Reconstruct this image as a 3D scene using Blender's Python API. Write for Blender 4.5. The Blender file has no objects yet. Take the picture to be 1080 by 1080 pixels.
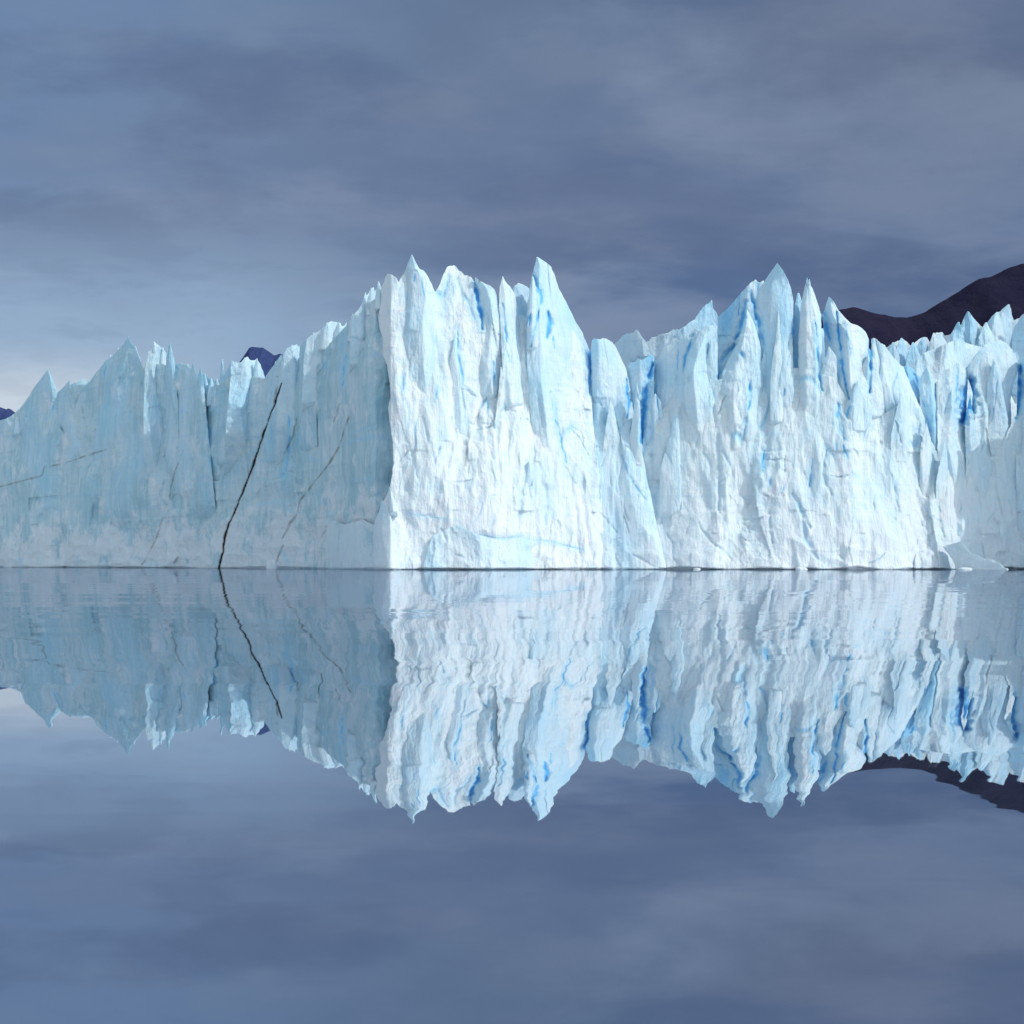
import bpy, math, random
import numpy as np

scene = bpy.context.scene
R = math.radians

# ------------------------------------------------------------------ camera
F = 1304.0            # focal length in photo pixels (photo is 1080 x 1080)
HY = 595.0            # row of the horizon in the photo
HC = 1.0              # camera height above the far water level, metres
cam_d = bpy.data.cameras.new("Camera")
cam = bpy.data.objects.new("Camera", cam_d)
scene.collection.objects.link(cam)
cam.location = (0, 0, HC)
cam.rotation_euler = (R(90), 0, 0)
cam_d.sensor_width = 36.0
cam_d.lens = F / 1080.0 * 36.0
cam_d.shift_y = (HY - 540.0) / 1080.0
cam_d.clip_start = 0.1
cam_d.clip_end = 40000
scene.camera = cam

# ------------------------------------------------------------------ light
SUN_AZ = 53.0         # degrees to the right of straight behind the camera
SUN_EL = 39.0
a, e = R(SUN_AZ), R(SUN_EL)
to_sun = np.array([math.sin(a) * math.cos(e), -math.cos(a) * math.cos(e), math.sin(e)])
sun_d = bpy.data.lights.new("Sun", 'SUN')
sun_d.energy = 2.0
sun_d.angle = R(0.6)
sun_d.color = (1.0, 0.965, 0.91)
sun = bpy.data.objects.new("Sun", sun_d)
scene.collection.objects.link(sun)
sun.rotation_euler = (R(90 - SUN_EL), 0, R(180 - SUN_AZ) - R(180) + R(0))
# light travels along local -Z; aim it exactly
from mathutils import Vector
sun.rotation_euler = Vector((-to_sun).tolist()).to_track_quat('-Z', 'Y').to_euler()

scene.view_settings.view_transform = 'Standard'
scene.view_settings.look = 'None'
scene.view_settings.gamma = 1.0
scene.view_settings.use_curve_mapping = False
scene.view_settings.exposure = 0.0
scene.cycles.max_bounces = 10
scene.cycles.diffuse_bounces = 6
scene.cycles.glossy_bounces = 4
scene.cycles.use_denoising = True


def lin(r, g, b):
    out = []
    for c in (r, g, b):
        c /= 255.0
        out.append(c / 12.92 if c <= 0.04045 else ((c + 0.055) / 1.055) ** 2.4)
    return tuple(out)


class NT:
    """small helper for node trees"""
    def __init__(self, tree):
        self.t = tree
        self.t.nodes.clear()

    def n(self, kind, **kw):
        nd = self.t.nodes.new(kind)
        for k, v in kw.items():
            setattr(nd, k, v)
        return nd

    def l(self, a, b):
        self.t.links.new(a, b)

    def put(self, sock, v):
        if hasattr(v, 'is_output'):
            self.l(v, sock)
        elif v is not None:
            if hasattr(sock.default_value, '__len__') and len(sock.default_value) == 4 and len(v) == 3:
                v = (*v, 1)
            sock.default_value = v

    def math(self, op, a, b=None, c=None, clamp=False):
        nd = self.n('ShaderNodeMath', operation=op, use_clamp=clamp)
        for i, v in enumerate((a, b, c)):
            self.put(nd.inputs[i], v)
        return nd.outputs[0]

    def vmath(self, op, a, b=None):
        nd = self.n('ShaderNodeVectorMath', operation=op)
        self.put(nd.inputs[0], a)
        if b is not None:
            self.put(nd.inputs[1], b)
        return nd.outputs['Value'] if op in ('DOT_PRODUCT', 'LENGTH') else nd.outputs[0]

    def mix(self, f, a, b, blend='MIX'):
        nd = self.n('ShaderNodeMix', data_type='RGBA', blend_type=blend)
        self.put(nd.inputs[0], f)
        self.put(nd.inputs[6], a)
        self.put(nd.inputs[7], b)
        return nd.outputs[2]

    def step(self, x, lo, hi, smooth=True):
        nd = self.n('ShaderNodeMapRange', interpolation_type='SMOOTHSTEP' if smooth else 'LINEAR')
        self.put(nd.inputs[0], x)
        nd.inputs[1].default_value = lo
        nd.inputs[2].default_value = hi
        return nd.outputs[0]

    def noise(self, vec, scale, detail=4, rough=0.5, dist=0.0, out=0):
        nd = self.n('ShaderNodeTexNoise')
        self.put(nd.inputs['Vector'], vec)
        nd.inputs['Scale'].default_value = scale
        nd.inputs['Detail'].default_value = detail
        nd.inputs['Roughness'].default_value = rough
        nd.inputs['Distortion'].default_value = dist
        return nd.outputs[out]


# ------------------------------------------------------------------ sky
world = bpy.data.worlds.new("World")
scene.world = world
world.use_nodes = True
w = NT(world.node_tree)
STR = 0.1
sky = w.n('ShaderNodeTexSky', sky_type='NISHITA', sun_disc=False)
sky.sun_elevation = R(SUN_EL)
sky.sun_rotation = math.atan2(to_sun[0], to_sun[1])
sky.air_density = 1.0
sky.dust_density = 1.2
tc = w.n('ShaderNodeTexCoord')
d = tc.outputs['Generated']
sep = w.n('ShaderNodeSeparateXYZ')
w.l(d, sep.inputs[0])
dx, dy, dz = sep.outputs
# cloud deck: direction divided by (up + offset) gives clouds that flatten towards the horizon
den = w.math('ADD', w.math('ABSOLUTE', dz), 0.22)
cv = w.n('ShaderNodeCombineXYZ')
w.l(w.math('DIVIDE', dx, den), cv.inputs[0])
w.l(w.math('DIVIDE', dy, den), cv.inputs[1])
cv.inputs[2].default_value = 3.7
sv = w.n('ShaderNodeMapping')
w.l(cv.outputs[0], sv.inputs[0])
sv.inputs['Scale'].default_value = (1.1, 1.5, 1)
n1 = w.noise(sv.outputs[0], 1.25, 9, 0.56, 0.2)
sv2 = w.n('ShaderNodeMapping')
w.l(cv.outputs[0], sv2.inputs[0])
sv2.inputs['Location'].default_value = (4.3, 1.7, 8.0)
sv2.inputs['Scale'].default_value = (0.9, 1.6, 1)
n2 = w.noise(sv2.outputs[0], 1.7, 9, 0.56, 0.2)
n3 = w.noise(sv2.outputs[0], 0.9, 3, 0.5, 0.2)


def L10(c):
    return tuple(v / STR for v in lin(*c))


# storm bank ahead (+Y): slate blue, paler towards the left and low down
az = w.math('DIVIDE', dx, w.math('MAXIMUM', dy, 0.05))      # tan of azimuth
el = w.math('DIVIDE', dz, w.math('MAXIMUM', dy, 0.05))
base = w.mix(w.step(el, 0.14, 0.42), L10((89, 118, 161)), L10((103, 123, 153)))
base = w.mix(w.math('MULTIPLY', w.step(az, 0.0, 0.40), 0.80), base, L10((98, 110, 136)))
leftb = w.math('MULTIPLY', w.step(az, 0.0, -0.36), 0.6)
base = w.mix(leftb, base, L10((112, 142, 181)))
gloom = w.math('MULTIPLY', w.step(az, -0.22, 0.05), w.step(el, 0.42, 0.26))
base = w.mix(w.math('MULTIPLY', gloom, 0.7), base, L10((86, 109, 147)))
n4 = w.noise(sv.outputs[0], 4.0, 9, 0.60, 0.1)
light = w.step(n1, 0.45, 0.60)
base = w.mix(w.math('MULTIPLY', light, w.math('MULTIPLY_ADD', w.step(az, 0.02, 0.30), -0.30, 0.75)), base, L10((132, 149, 176)))
dark = w.step(n2, 0.46, 0.60)
base = w.mix(w.math('MULTIPLY', dark, 0.65), base, L10((85, 105, 141)))
grey = w.step(n3, 0.45, 0.66)
base = w.mix(w.math('MULTIPLY', grey, 0.35), base, L10((119, 132, 159)))
lowl = w.math('MULTIPLY', w.step(el, 0.33, 0.17), w.step(az, 0.06, -0.26))
base = w.mix(w.math('MULTIPLY', lowl, 0.88), base, L10((153, 180, 208)))
hor = w.math('MULTIPLY', w.step(el, 0.19, 0.125), w.step(az, -0.20, -0.40))
base = w.mix(w.math('MULTIPLY', hor, 0.65), base, L10((222, 230, 236)))
base = w.mix(w.math('MULTIPLY', w.step(n4, 0.47, 0.66), 0.18), base, L10((134, 146, 168)))
base = w.mix(w.math('MULTIPLY', w.step(n4, 0.50, 0.36), 0.14), base, L10((84, 100, 134)))
# broken fair-weather cloud overhead and behind the camera
fair = w.mix(w.step(n1, 0.42, 0.60), sky.outputs[0], (10.0, 10.9, 11.5))
front = w.step(w.math('SUBTRACT', dy, w.math('MULTIPLY', dz, 0.55)), 0.10, 0.42)
colr = w.mix(front, fair, base)
bg = w.n('ShaderNodeBackground')
bg.inputs[1].default_value = STR
w.l(colr, bg.inputs[0])
wo = w.n('ShaderNodeOutputWorld')
w.l(bg.outputs[0], wo.inputs[0])

# ------------------------------------------------------------------ noise
rng = np.random.RandomState(11)
PERM = rng.permutation(4096).astype(np.int64)
GR = rng.normal(size=(4096, 3))
GR /= np.linalg.norm(GR, axis=1)[:, None]
RND = rng.rand(4096, 4)


def _h(ix, iy, iz):
    return PERM[(PERM[(PERM[ix & 4095] + iy) & 4095] + iz) & 4095]


def perlin(x, y, z):
    x, y, z = np.broadcast_arrays(np.asarray(x, float), np.asarray(y, float), np.asarray(z, float))
    ix, iy, iz = np.floor(x).astype(np.int64), np.floor(y).astype(np.int64), np.floor(z).astype(np.int64)
    fx, fy, fz = x - ix, y - iy, z - iz
    fade = lambda t: t * t * t * (t * (t * 6 - 15) + 10)
    u, v, t = fade(fx), fade(fy), fade(fz)
    out = 0
    for i in (0, 1):
        wu = u if i else 1 - u
        for j in (0, 1):
            wv = v if j else 1 - v
            for k in (0, 1):
                wt = t if k else 1 - t
                g = GR[_h(ix + i, iy + j, iz + k)]
                out = out + wu * wv * wt * (g[..., 0] * (fx - i) + g[..., 1] * (fy - j) + g[..., 2] * (fz - k))
    return out * 1.5


def fbm(x, y, z, n=3, gain=0.5):
    s, amp, f = 0, 1, 1
    for i in range(n):
        s = s + amp * perlin(x * f + i * 7.3, y * f + i * 3.1, z * f + i * 5.7)
        amp *= gain
        f *= 2.03
    return s


def facets(x, z, seed, tilt=0.7, k=0.55):
    """broken-ice facets: envelope of tilted shells, one per jittered cell; 0..1 or so"""
    ix, iz = np.floor(x).astype(np.int64), np.floor(z).astype(np.int64)
    best = np.full(x.shape, -9.0)
    for i in (-1, 0, 1):
        for j in (-1, 0, 1):
            cx, cz = ix + i, iz + j
            r = RND[_h(cx, cz, np.full_like(cx, seed))]
            px, pz = x - (cx + 0.15 + 0.7 * r[..., 0]), z - (cz + 0.15 + 0.7 * r[..., 1])
            ang = r[..., 2] * 2 * np.pi
            val = 0.55 * r[..., 3] + tilt * (px * np.cos(ang) + pz * np.sin(ang)) - k * (px * px + pz * pz) * 1.6
            best = np.maximum(best, val)
    return best


# ------------------------------------------------------------------ pixel rays to points
def front_distance(px):
    """plan of the ice front at the waterline: distance from the camera for each photo column"""
    xs = [-430, -260, -120, 0, 200, 330, 396, 412, 520, 620, 650, 690, 760, 900, 985, 1040, 1100, 1250]
    ds = [500, 470, 446, 405, 323, 270, 231, 227, 230, 237, 239, 236.5, 232.5, 229, 234, 238, 236, 230]
    return np.interp(px, xs, ds)


def chain(pts, y):
    p = sorted(pts, key=lambda q: q[1])
    return np.interp(y, [q[1] for q in p], [q[0] for q in p])


def seg_dist(px, py, pts):
    """distance to a polyline and the position along it, 0..1"""
    best = np.full(px.shape, 1e9)
    tt = np.zeros(px.shape)
    n = len(pts) - 1
    for i in range(n):
        (x0, y0), (x1, y1) = pts[i], pts[i + 1]
        ux, uy = x1 - x0, y1 - y0
        L2 = ux * ux + uy * uy + 1e-9
        t = np.clip(((px - x0) * ux + (py - y0) * uy) / L2, 0, 1)
        dd = np.hypot(px - x0 - t * ux, py - y0 - t * uy)
        m = dd < best
        best = np.where(m, dd, best)
        tt = np.where(m, (i + t) / n, tt)
    return best, tt


# blue crevasses: polyline, half width (px), depth (m), blueness
SLITS = [
    ([(501, 298), (504, 315), (507, 330), (509, 347)], 2.0, 4.5, 1.0),
    ([(437, 289), (436, 297)], 1.3, 0.5, .7), ([(445, 293), (446, 305), (446, 319)], 1.1, 0.5, .6),
    ([(437, 322), (440, 335), (443, 342)], 1.2, .4, .5), ([(430, 310), (428, 318)], 1.0, .4, .6),
    ([(491, 312), (497, 325), (500, 337)], 1.6, 0.8, .5),
    ([(431, 335), (432, 355), (437, 375)], 5.0, 0.5, .28),
    ([(563, 290), (568, 303), (571, 315), (569, 324)], 2.0, 2.0, .8),
    ([(578, 329), (580, 342), (577, 356)], 2.3, 3.0, .95), ([(584, 355), (584, 367)], 1.0, 1, .8),
    ([(559, 332), (558, 343)], 1.4, 2, .9), ([(568, 326), (564, 349), (561, 355), (560, 365)], 1.4, 3, .95),
    ([(530, 320), (532, 338), (534, 355), (535, 361)], 1.1, 1.4, .75),
    ([(621, 358), (622, 380), (622, 416)], 1.5, 4, .9),
    ([(535, 370), (538, 383)], .8, .8, .6), ([(514, 330), (518, 345)], 1.2, .6, .5), ([(520, 382), (522, 406)], 1.1, 1.4, .8),
    ([(482, 345), (483, 375), (487, 395), (488, 406)], 1.0, 1.4, .75),
    ([(580, 412), (585, 440), (592, 465), (597, 488)], 1.3, 1.0, .65),
    ([(461, 409), (460, 420)], .7, .6, .8), ([(426, 395), (425, 412)], 1.2, .6, .5),
    ([(428, 541), (445, 544), (470, 548)], .9, .5, .4),
    ([(505, 565), (530, 569), (548, 566), (562, 570), (580, 571), (615, 580)], 1.3, .8, .6),
    ([(660, 400), (662, 415), (664, 425), (661, 440)], 1.4, 3, .9),
    ([(656, 480), (662, 500), (672, 515), (680, 526)], 1.5, .8, .6),
    ([(688, 384), (682, 405), (679, 430), (676, 467)], 2.7, 5, 1.0),
    ([(692, 394), (692, 420), (696, 442)], 1.0, 1.2, .7),
    ([(731, 353), (727, 365), (723, 378), (721, 391)], 1.5, 3, .9),
    ([(715, 362), (715, 380), (713, 405)], .9, 1, .6),
    ([(780, 311), (779, 332)], 1.4, 2, .9), ([(791, 308), (796, 325), (800, 340), (803, 355), (805, 364)], 2.4, 3, .9),
    ([(786, 318), (784, 335), (780, 350), (776, 358)], 2.2, 3, .9),
    ([(774, 364), (767, 373), (760, 385), (757, 399)], 2.3, 3, .85), ([(752, 408), (751, 424)], 1, 1, .6),
    ([(781, 371), (784, 377)], 2.0, 2, 1.0), ([(790, 362), (800, 380), (806, 402)], 1.4, .6, .35),
    ([(791, 402), (791, 418), (789, 432)], 1.1, 2, 1.0), ([(788, 435), (784, 466)], 1.1, 1, .6),
    ([(828, 410), (826, 418)], .9, 1, .8),
    ([(806, 476), (805, 490), (804, 498)], 1.7, 1.5, .75), ([(812, 504), (812, 513)], 1, .5, .6), ([(827, 513), (825, 518)], 1.3, .5, .6),
    ([(837, 336), (836, 357)], 1.3, 2, .9), ([(831, 360), (831, 385)], .8, .8, .5),
    ([(860, 340), (862, 370), (864, 395), (867, 412)], 1.1, 2.4, .95),
    ([(869, 328), (871, 345), (875, 360)], 2.4, 3, .8),
    ([(882, 329), (884, 345), (886, 365), (888, 385), (892, 405), (896, 421)], 1.2, 3, .95),
    ([(884, 344), (891, 341), (893, 355), (898, 374)], .9, 1, .7),
    ([(917, 357), (918, 390), (917, 414)], 1.4, 4, 1.0), ([(885, 378), (885, 405)], 1.2, .6, .5),
    ([(884, 426), (884, 440), (887, 455), (890, 463)], 2.6, 1.4, .75), ([(896, 429), (893, 441)], 1.6, 1, .75),
    ([(882, 464), (882, 476)], 1.2, .7, .6), ([(889, 470), (894, 483)], 1.4, .8, .75), ([(898, 498), (904, 503)], 1.6, .4, .5),
    ([(906, 532), (915, 537)], 1.8, .5, .5),
    ([(857, 485), (855, 500), (854, 513)], 2.2, 1.6, .65), ([(871, 475), (868, 500), (872, 512), (877, 522)], 2.6, 1.6, .2),
    ([(836, 521), (842, 530), (847, 543), (854, 556)], 3.0, 2.4, .35), ([(846, 545), (850, 570), (862, 590)], 3.4, 2.2, .3),
    ([(812, 540), (812, 560), (814, 573)], 2.0, 1.3, .2),
    ([(1010, 384), (1009, 410), (1008, 432)], 1.1, 1.2, .7),
    ([(1023, 402), (1019, 425), (1016, 444)], 7.0, 9, 1.0),
    ([(1077, 386), (1075, 415), (1072, 441)], 2.8, 7, 1.0),
    ([(1051, 403), (1049, 425), (1046, 444)], .7, 1, .5), ([(964, 395), (974, 425), (981, 455)], 2.6, 3, .55),
    ([(57, 424), (55, 434)], 1.1, 1, .7), ([(112, 386), (110, 399)], 1.4, 1, .65), ([(124, 497), (125, 503)], 1.3, .5, .6),
    ([(28, 425), (27, 445)], .8, .6, .35), ([(187, 383), (186, 395), (188, 399)], 1.0, .8, .65), ([(194, 427), (191, 437)], 1.1, .6, .65),
    ([(228, 408), (226, 430)], 1.5, 1.5, .8), ([(222, 453), (221, 467)], .9, 1, .8), ([(220, 482), (223, 490), (222, 498)], 1.0, .6, .7),
    ([(234, 380), (234, 392)], 1.2, .2, .5), ([(218, 500), (209, 512)], 1.3, .3, .4),
    ([(364, 348), (362, 365), (360, 374)], 1.2, .8, .5), ([(365, 374), (363, 388), (361, 407)], 1.2, 1.2, .8), ([(345, 381), (342, 388)], .8, .5, .6),
    ([(305, 440), (306, 460), (304, 475), (302, 497)], 2.2, 1.4, .65), ([(300, 492), (298, 517)], 5.0, 1.0, .4),
    ([(275, 486), (290, 482)], 1.0, .3, .5), ([(260, 491), (274, 490)], .8, .3, .45),
    ([(370, 456), (395, 450)], .8, .25, .35), ([(368, 465), (392, 460)], .9, .25, .45), ([(272, 532), (305, 528)], .7, .2, .3),
]
# ledges, scars and hairline fractures in the sunlit face (hardly any colour, real relief)
SLITS += [(p, h, d_, b_) for p, h, d_, b_ in [
    ([(735, 548), (741, 560), (750, 572), (764, 582), (772, 592)], 1.8, 1.3, .12), ([(752, 428), (757, 465), (758, 500), (758, 541)], 3.2, 1.8, .10),
    ([(686, 430), (688, 480), (690, 530), (693, 545)], 3.0, 1.6, .16), ([(703, 562), (710, 573), (709, 588), (718, 598)], 1.6, 1.3, .14),
    ([(632, 508), (632, 540), (641, 550), (651, 562)], 1.3, 1.0, .10), ([(556, 486), (549, 515), (546, 556)], 3.6, 1.6, .10),
    ([(576, 512), (575, 540), (573, 562)], 3.0, 1.4, .12), ([(535, 432), (548, 436), (560, 446)], 1.0, .9, .10), ([(549, 434), (549, 456)], 1.0, .7, .10),
    ([(601, 452), (610, 462), (621, 480)], 1.2, 1.0, .14), ([(428, 420), (431, 440), (430, 452)], 1.8, 1.0, .14), ([(446, 440), (452, 465), (459, 488)], 2.2, 1.2, .10),
    ([(430, 465), (436, 485), (440, 505)], 1.8, 1.0, .12), ([(487, 410), (490, 440), (494, 462)], 2.2, 1.4, .12), ([(480, 480), (482, 520)], 1.2, .8, .08),
    ([(667, 585), (680, 592), (690, 598)], 1.8, 1.0, .12), ([(716, 430), (722, 460), (728, 470)], 1.6, 1.0, .10), ([(741, 470), (743, 500)], 1.4, .8, .08),
    ([(940, 500), (944, 525), (948, 540)], 2.0, 1.3, .16), ([(976, 520), (980, 555), (981, 580)], 2.0, 1.5, .14), ([(988, 530), (992, 550)], 2.2, 1.5, .16), ([(1006, 545), (1010, 565)], 1.8, 1.2, .12),
    ([(1015, 455), (1020, 475), (1020, 490)], 3.0, 1.6, .25), ([(968, 490), (972, 510)], 1.6, 1.2, .3), ([(782, 524), (790, 528), (788, 536)], 1.2, .9, .14),
    ([(783, 552), (796, 560)], 1.0, .8, .1), ([(926, 455), (930, 480), (934, 500)], 1.4, .9, .1), ([(815, 430), (818, 455)], 1.2, .6, .1)]]
_r = np.random.RandomState(77)
for _i in range(85):
    _x, _y = _r.uniform(412, 1065), _r.uniform(395, 592)
    _L, _a = _r.uniform(6, 26), _r.normal(0, .45) + (0 if _r.rand() < .75 else 1.0)
    _p = [(_x, _y)]
    for _k in range(3):
        _a += _r.normal(0, .35)
        _p.append((_p[-1][0] + _L / 3 * math.sin(_a), _p[-1][1] + _L / 3 * math.cos(_a)))
    SLITS.append((_p, _r.uniform(.6, 1.5), _r.uniform(.7, 1.6), _r.uniform(.04, .25)))
for _i in range(46):
    _x, _y = _r.uniform(5, 395), _r.uniform(425, 592)
    _L, _a = _r.uniform(6, 24), _r.normal(0.1, .4) + (0 if _r.rand() < .7 else 1.2)
    _p = [(_x, _y)]
    for _k in range(3):
        _a += _r.normal(0, .3)
        _p.append((_p[-1][0] + _L / 3 * math.sin(_a), _p[-1][1] + _L / 3 * math.cos(_a)))
    SLITS.append((_p, _r.uniform(.5, 1.3), _r.uniform(.3, 1.0), _r.uniform(.05, .45)))
# debris bands in the ice, and the main crevice with its darkness painted in: polyline, half width (px), strength
SEAMS = [
    ([(297, 404), (291, 423), (282, 447), (274, 470), (267, 490), (262, 505), (252, 530), (242, 552), (237, 568), (234, 588), (230, 603)], .92, 1.0),
    ([(292, 408), (289, 425), (285, 440)], .7, .6),
    ([(368, 440), (363, 455), (357, 472), (350, 485), (340, 498), (328, 513), (317, 528)], 1.1, .66),
    ([(317, 528), (312, 543), (306, 552), (298, 568)], 1.0, .55), ([(298, 575), (292, 592)], .9, .6),
    ([(194, 474), (187, 490), (181, 510), (179, 527)], .8, .65), ([(172, 545), (165, 566), (158, 582), (150, 595)], .9, .55),
    ([(112, 474), (92, 480), (70, 488), (47, 493), (44, 502), (20, 508), (-10, 516)], .8, .5),
    ([(313, 442), (309, 460), (300, 478)], .8, .6), ([(358, 425), (352, 445)], .8, .5),
    ([(513, 420), (505, 436), (498, 452), (493, 470), (491, 492)], 1.1, .42), ([(530, 398), (527, 415), (526, 428)], 1.2, .4),
    ([(466, 525), (462, 540)], 3.2, .14),
]

# ------------------------------------------------------------------ materials
def ice_material():
    m = bpy.data.materials.new("glacier_ice")
    m.use_nodes = True
    t = NT(m.node_tree)
    geo = t.n('ShaderNodeNewGeometry')
    P = geo.outputs['Position']

    def mapped(sx, sy, sz, off=(0, 0, 0)):
        mp = t.n('ShaderNodeMapping')
        t.l(P, mp.inputs[0])
        mp.inputs['Scale'].default_value = (sx, sy, sz)
        mp.inputs['Location'].default_value = off
        return mp.outputs[0]
    blue = t.n('ShaderNodeAttribute', attribute_name='blue').outputs['Fac']
    dirt_dark = t.n('ShaderNodeAttribute', attribute_name='dirt_dark').outputs['Fac']
    clear = t.n('ShaderNodeAttribute', attribute_name='clear').outputs['Fac']  # how much shade tone is painted into the ice colour
    white = (0.80, 0.905, 0.955)
    cyan = (0.55, 0.79, 0.91)
    spz = t.n('ShaderNodeSeparateXYZ')
    t.l(P, spz.inputs[0])
    # vertical bands of bubbly white ice and clearer bluish ice
    bands = t.step(t.noise(mapped(0.16, 0.16, 0.035), 1.0, 6, 0.58, 0.6), 0.44, 0.68)
    fine = t.step(t.noise(mapped(0.9, 0.9, 0.12, (3, 7, 1)), 1.0, 6, 0.62, 0.8), 0.45, 0.70)
    c = t.mix(t.math('MULTIPLY', bands, 0.50), white, cyan)
    c = t.mix(t.math('MULTIPLY', fine, 0.34), c, (0.50, 0.76, 0.90))
    # shade of the left flank painted into a darker, bluer ice colour: streaked blue-green and grey-blue
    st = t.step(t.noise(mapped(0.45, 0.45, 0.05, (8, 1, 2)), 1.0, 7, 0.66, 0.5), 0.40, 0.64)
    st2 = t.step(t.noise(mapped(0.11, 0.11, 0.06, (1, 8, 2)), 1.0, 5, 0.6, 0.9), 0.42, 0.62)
    shade_ice = t.mix(st, (0.38, 0.62, 0.71), (0.61, 0.79, 0.88))
    shade_ice = t.mix(t.math('MULTIPLY', st2, 0.5), shade_ice, (0.35, 0.65, 0.76))
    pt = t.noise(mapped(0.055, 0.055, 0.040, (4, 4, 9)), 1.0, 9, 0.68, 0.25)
    shade_ice = t.mix(t.math('MULTIPLY', t.step(pt, 0.51, 0.57), 0.55), shade_ice, (0.61, 0.78, 0.87))
    shade_ice = t.mix(t.math('MULTIPLY', t.step(pt, 0.46, 0.38), 0.45), shade_ice, (0.27, 0.53, 0.64))
    c = t.mix(t.math('MULTIPLY', clear, t.math('MULTIPLY_ADD', fine, -0.35, 1.15), clamp=True), c, shade_ice)
    # annual layering: faint level lines
    lay = t.noise(mapped(0.015, 0.015, 0.9, (0, 0, 5)), 1.0, 4, 0.65, 0.5)
    c = t.mix(t.math('MULTIPLY', t.step(lay, 0.55, 0.66), t.math('MULTIPLY_ADD', clear, 0.22, 0.12)), c, (0.34, 0.60, 0.80))
    # crushed, frosted ice, most of it low on the front where slabs have broken away
    fr = t.noise(mapped(0.12, 0.12, 0.11, (9, 2, 4)), 1.0, 10, 0.74, 0.15)
    fr = t.math('ADD', fr, t.math('MULTIPLY', t.step(spz.outputs[2], 22.0, 3.0), 0.15))
    fr = t.step(fr, 0.54, 0.63)
    c = t.mix(t.math('MULTIPLY', fr, 0.72), c, (0.80, 0.87, 0.93))
    # old dense ice in the crevasses
    cb = t.mix(t.step(blue, 0.35, 1.0, False), (0.36, 0.73, 0.97), (0.13, 0.52, 0.97))
    c = t.mix(t.step(blue, 0.0, 0.55, False), c, cb)
    c = t.mix(t.math('MULTIPLY', dirt_dark, 1.15, clamp=True), c, (0.17, 0.15, 0.13))
    c = t.mix(t.step(dirt_dark, 0.72, 0.9), c, (0.010, 0.010, 0.014))  # near-black paints the dark inside of the main crevice
    # bumps: crushed grain, chips and meltwater flutes
    b1 = t.noise(mapped(1.3, 1.3, 0.20, (1, 1, 1)), 1.0, 8, 0.62, 0.5)
    b2 = t.noise(mapped(2.6, 2.6, 1.6, (4, 1, 3)), 1.0, 8, 0.70, 0.7)
    vo = t.n('ShaderNodeTexVoronoi', feature='F1')
    t.l(mapped(0.75, 0.75, 0.32, (2, 2, 2)), vo.inputs['Vector'])
    vo.inputs['Scale'].default_value = 1.0
    h = t.math('ADD', t.math('MULTIPLY', b1, 0.9), t.math('MULTIPLY', b2, 0.34))
    wv = t.vmath('MULTIPLY', t.noise(mapped(0.35, 0.35, 0.35), 1.0, 5, 0.6, 0, out=1), (1.6, 1.6, 1.6))
    t.l(t.vmath('ADD', mapped(0.62, 0.62, 0.26, (2, 2, 2)), wv), vo.inputs['Vector'])
    vo2 = t.n('ShaderNodeTexVoronoi', feature='F1')
    t.l(t.vmath('ADD', mapped(1.9, 1.9, 0.9, (7, 2, 2)), wv), vo2.inputs['Vector'])
    vo2.inputs['Scale'].default_value = 1.0
    chip = t.step(t.noise(mapped(0.07, 0.07, 0.05, (6, 3, 3)), 1.0, 4, 0.6), 0.40, 0.62)
    h = t.math('SUBTRACT', h, t.math('MULTIPLY', vo.outputs['Distance'], t.math('MULTIPLY_ADD', chip, 0.55, 0.18)))
    h = t.math('SUBTRACT', h, t.math('MULTIPLY', vo2.outputs['Distance'], t.math('MULTIPLY_ADD', chip, 0.16, 0.05)))
    ve = t.n('ShaderNodeTexVoronoi', feature='DISTANCE_TO_EDGE')
    wob = t.vmath('MULTIPLY', t.noise(mapped(0.5, 0.5, 0.5), 1.0, 4, 0.6, 0, out=1), (1.2, 1.2, 1.2))
    t.l(t.vmath('ADD', mapped(0.30, 0.30, 0.13, (5, 2, 2)), wob), ve.inputs['Vector'])
    ve.inputs['Scale'].default_value = 1.0
    crk = t.math('MULTIPLY', t.step(ve.outputs['Distance'], 0.0, 0.035), t.step(t.noise(mapped(0.09, 0.09, 0.09, (3, 3, 3)), 1.0, 3, 0.5), 0.46, 0.60))
    h = t.math('ADD', h, t.math('MULTIPLY', crk, 0.05))
    bp = t.n('ShaderNodeBump')
    bp.inputs['Strength'].default_value = 0.62
    bp.inputs['Distance'].default_value = 1.1
    t.l(h, bp.inputs['Height'])
    p = t.n('ShaderNodeBsdfPrincipled')
    t.l(c, p.inputs['Base Color'])
    p.inputs['Roughness'].default_value = 0.55
    p.inputs['Subsurface Weight'].default_value = 0.20
    p.inputs['Subsurface Radius'].default_value = (0.35, 0.9, 1.6)
    p.inputs['Subsurface Scale'].default_value = 1.0
    p.inputs['IOR'].default_value = 1.31
    p.inputs['Specular IOR Level'].default_value = 0.35
    t.l(bp.outputs[0], p.inputs['Normal'])
    o = t.n('ShaderNodeOutputMaterial')
    t.l(p.outputs[0], o.inputs[0])
    return m


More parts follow.
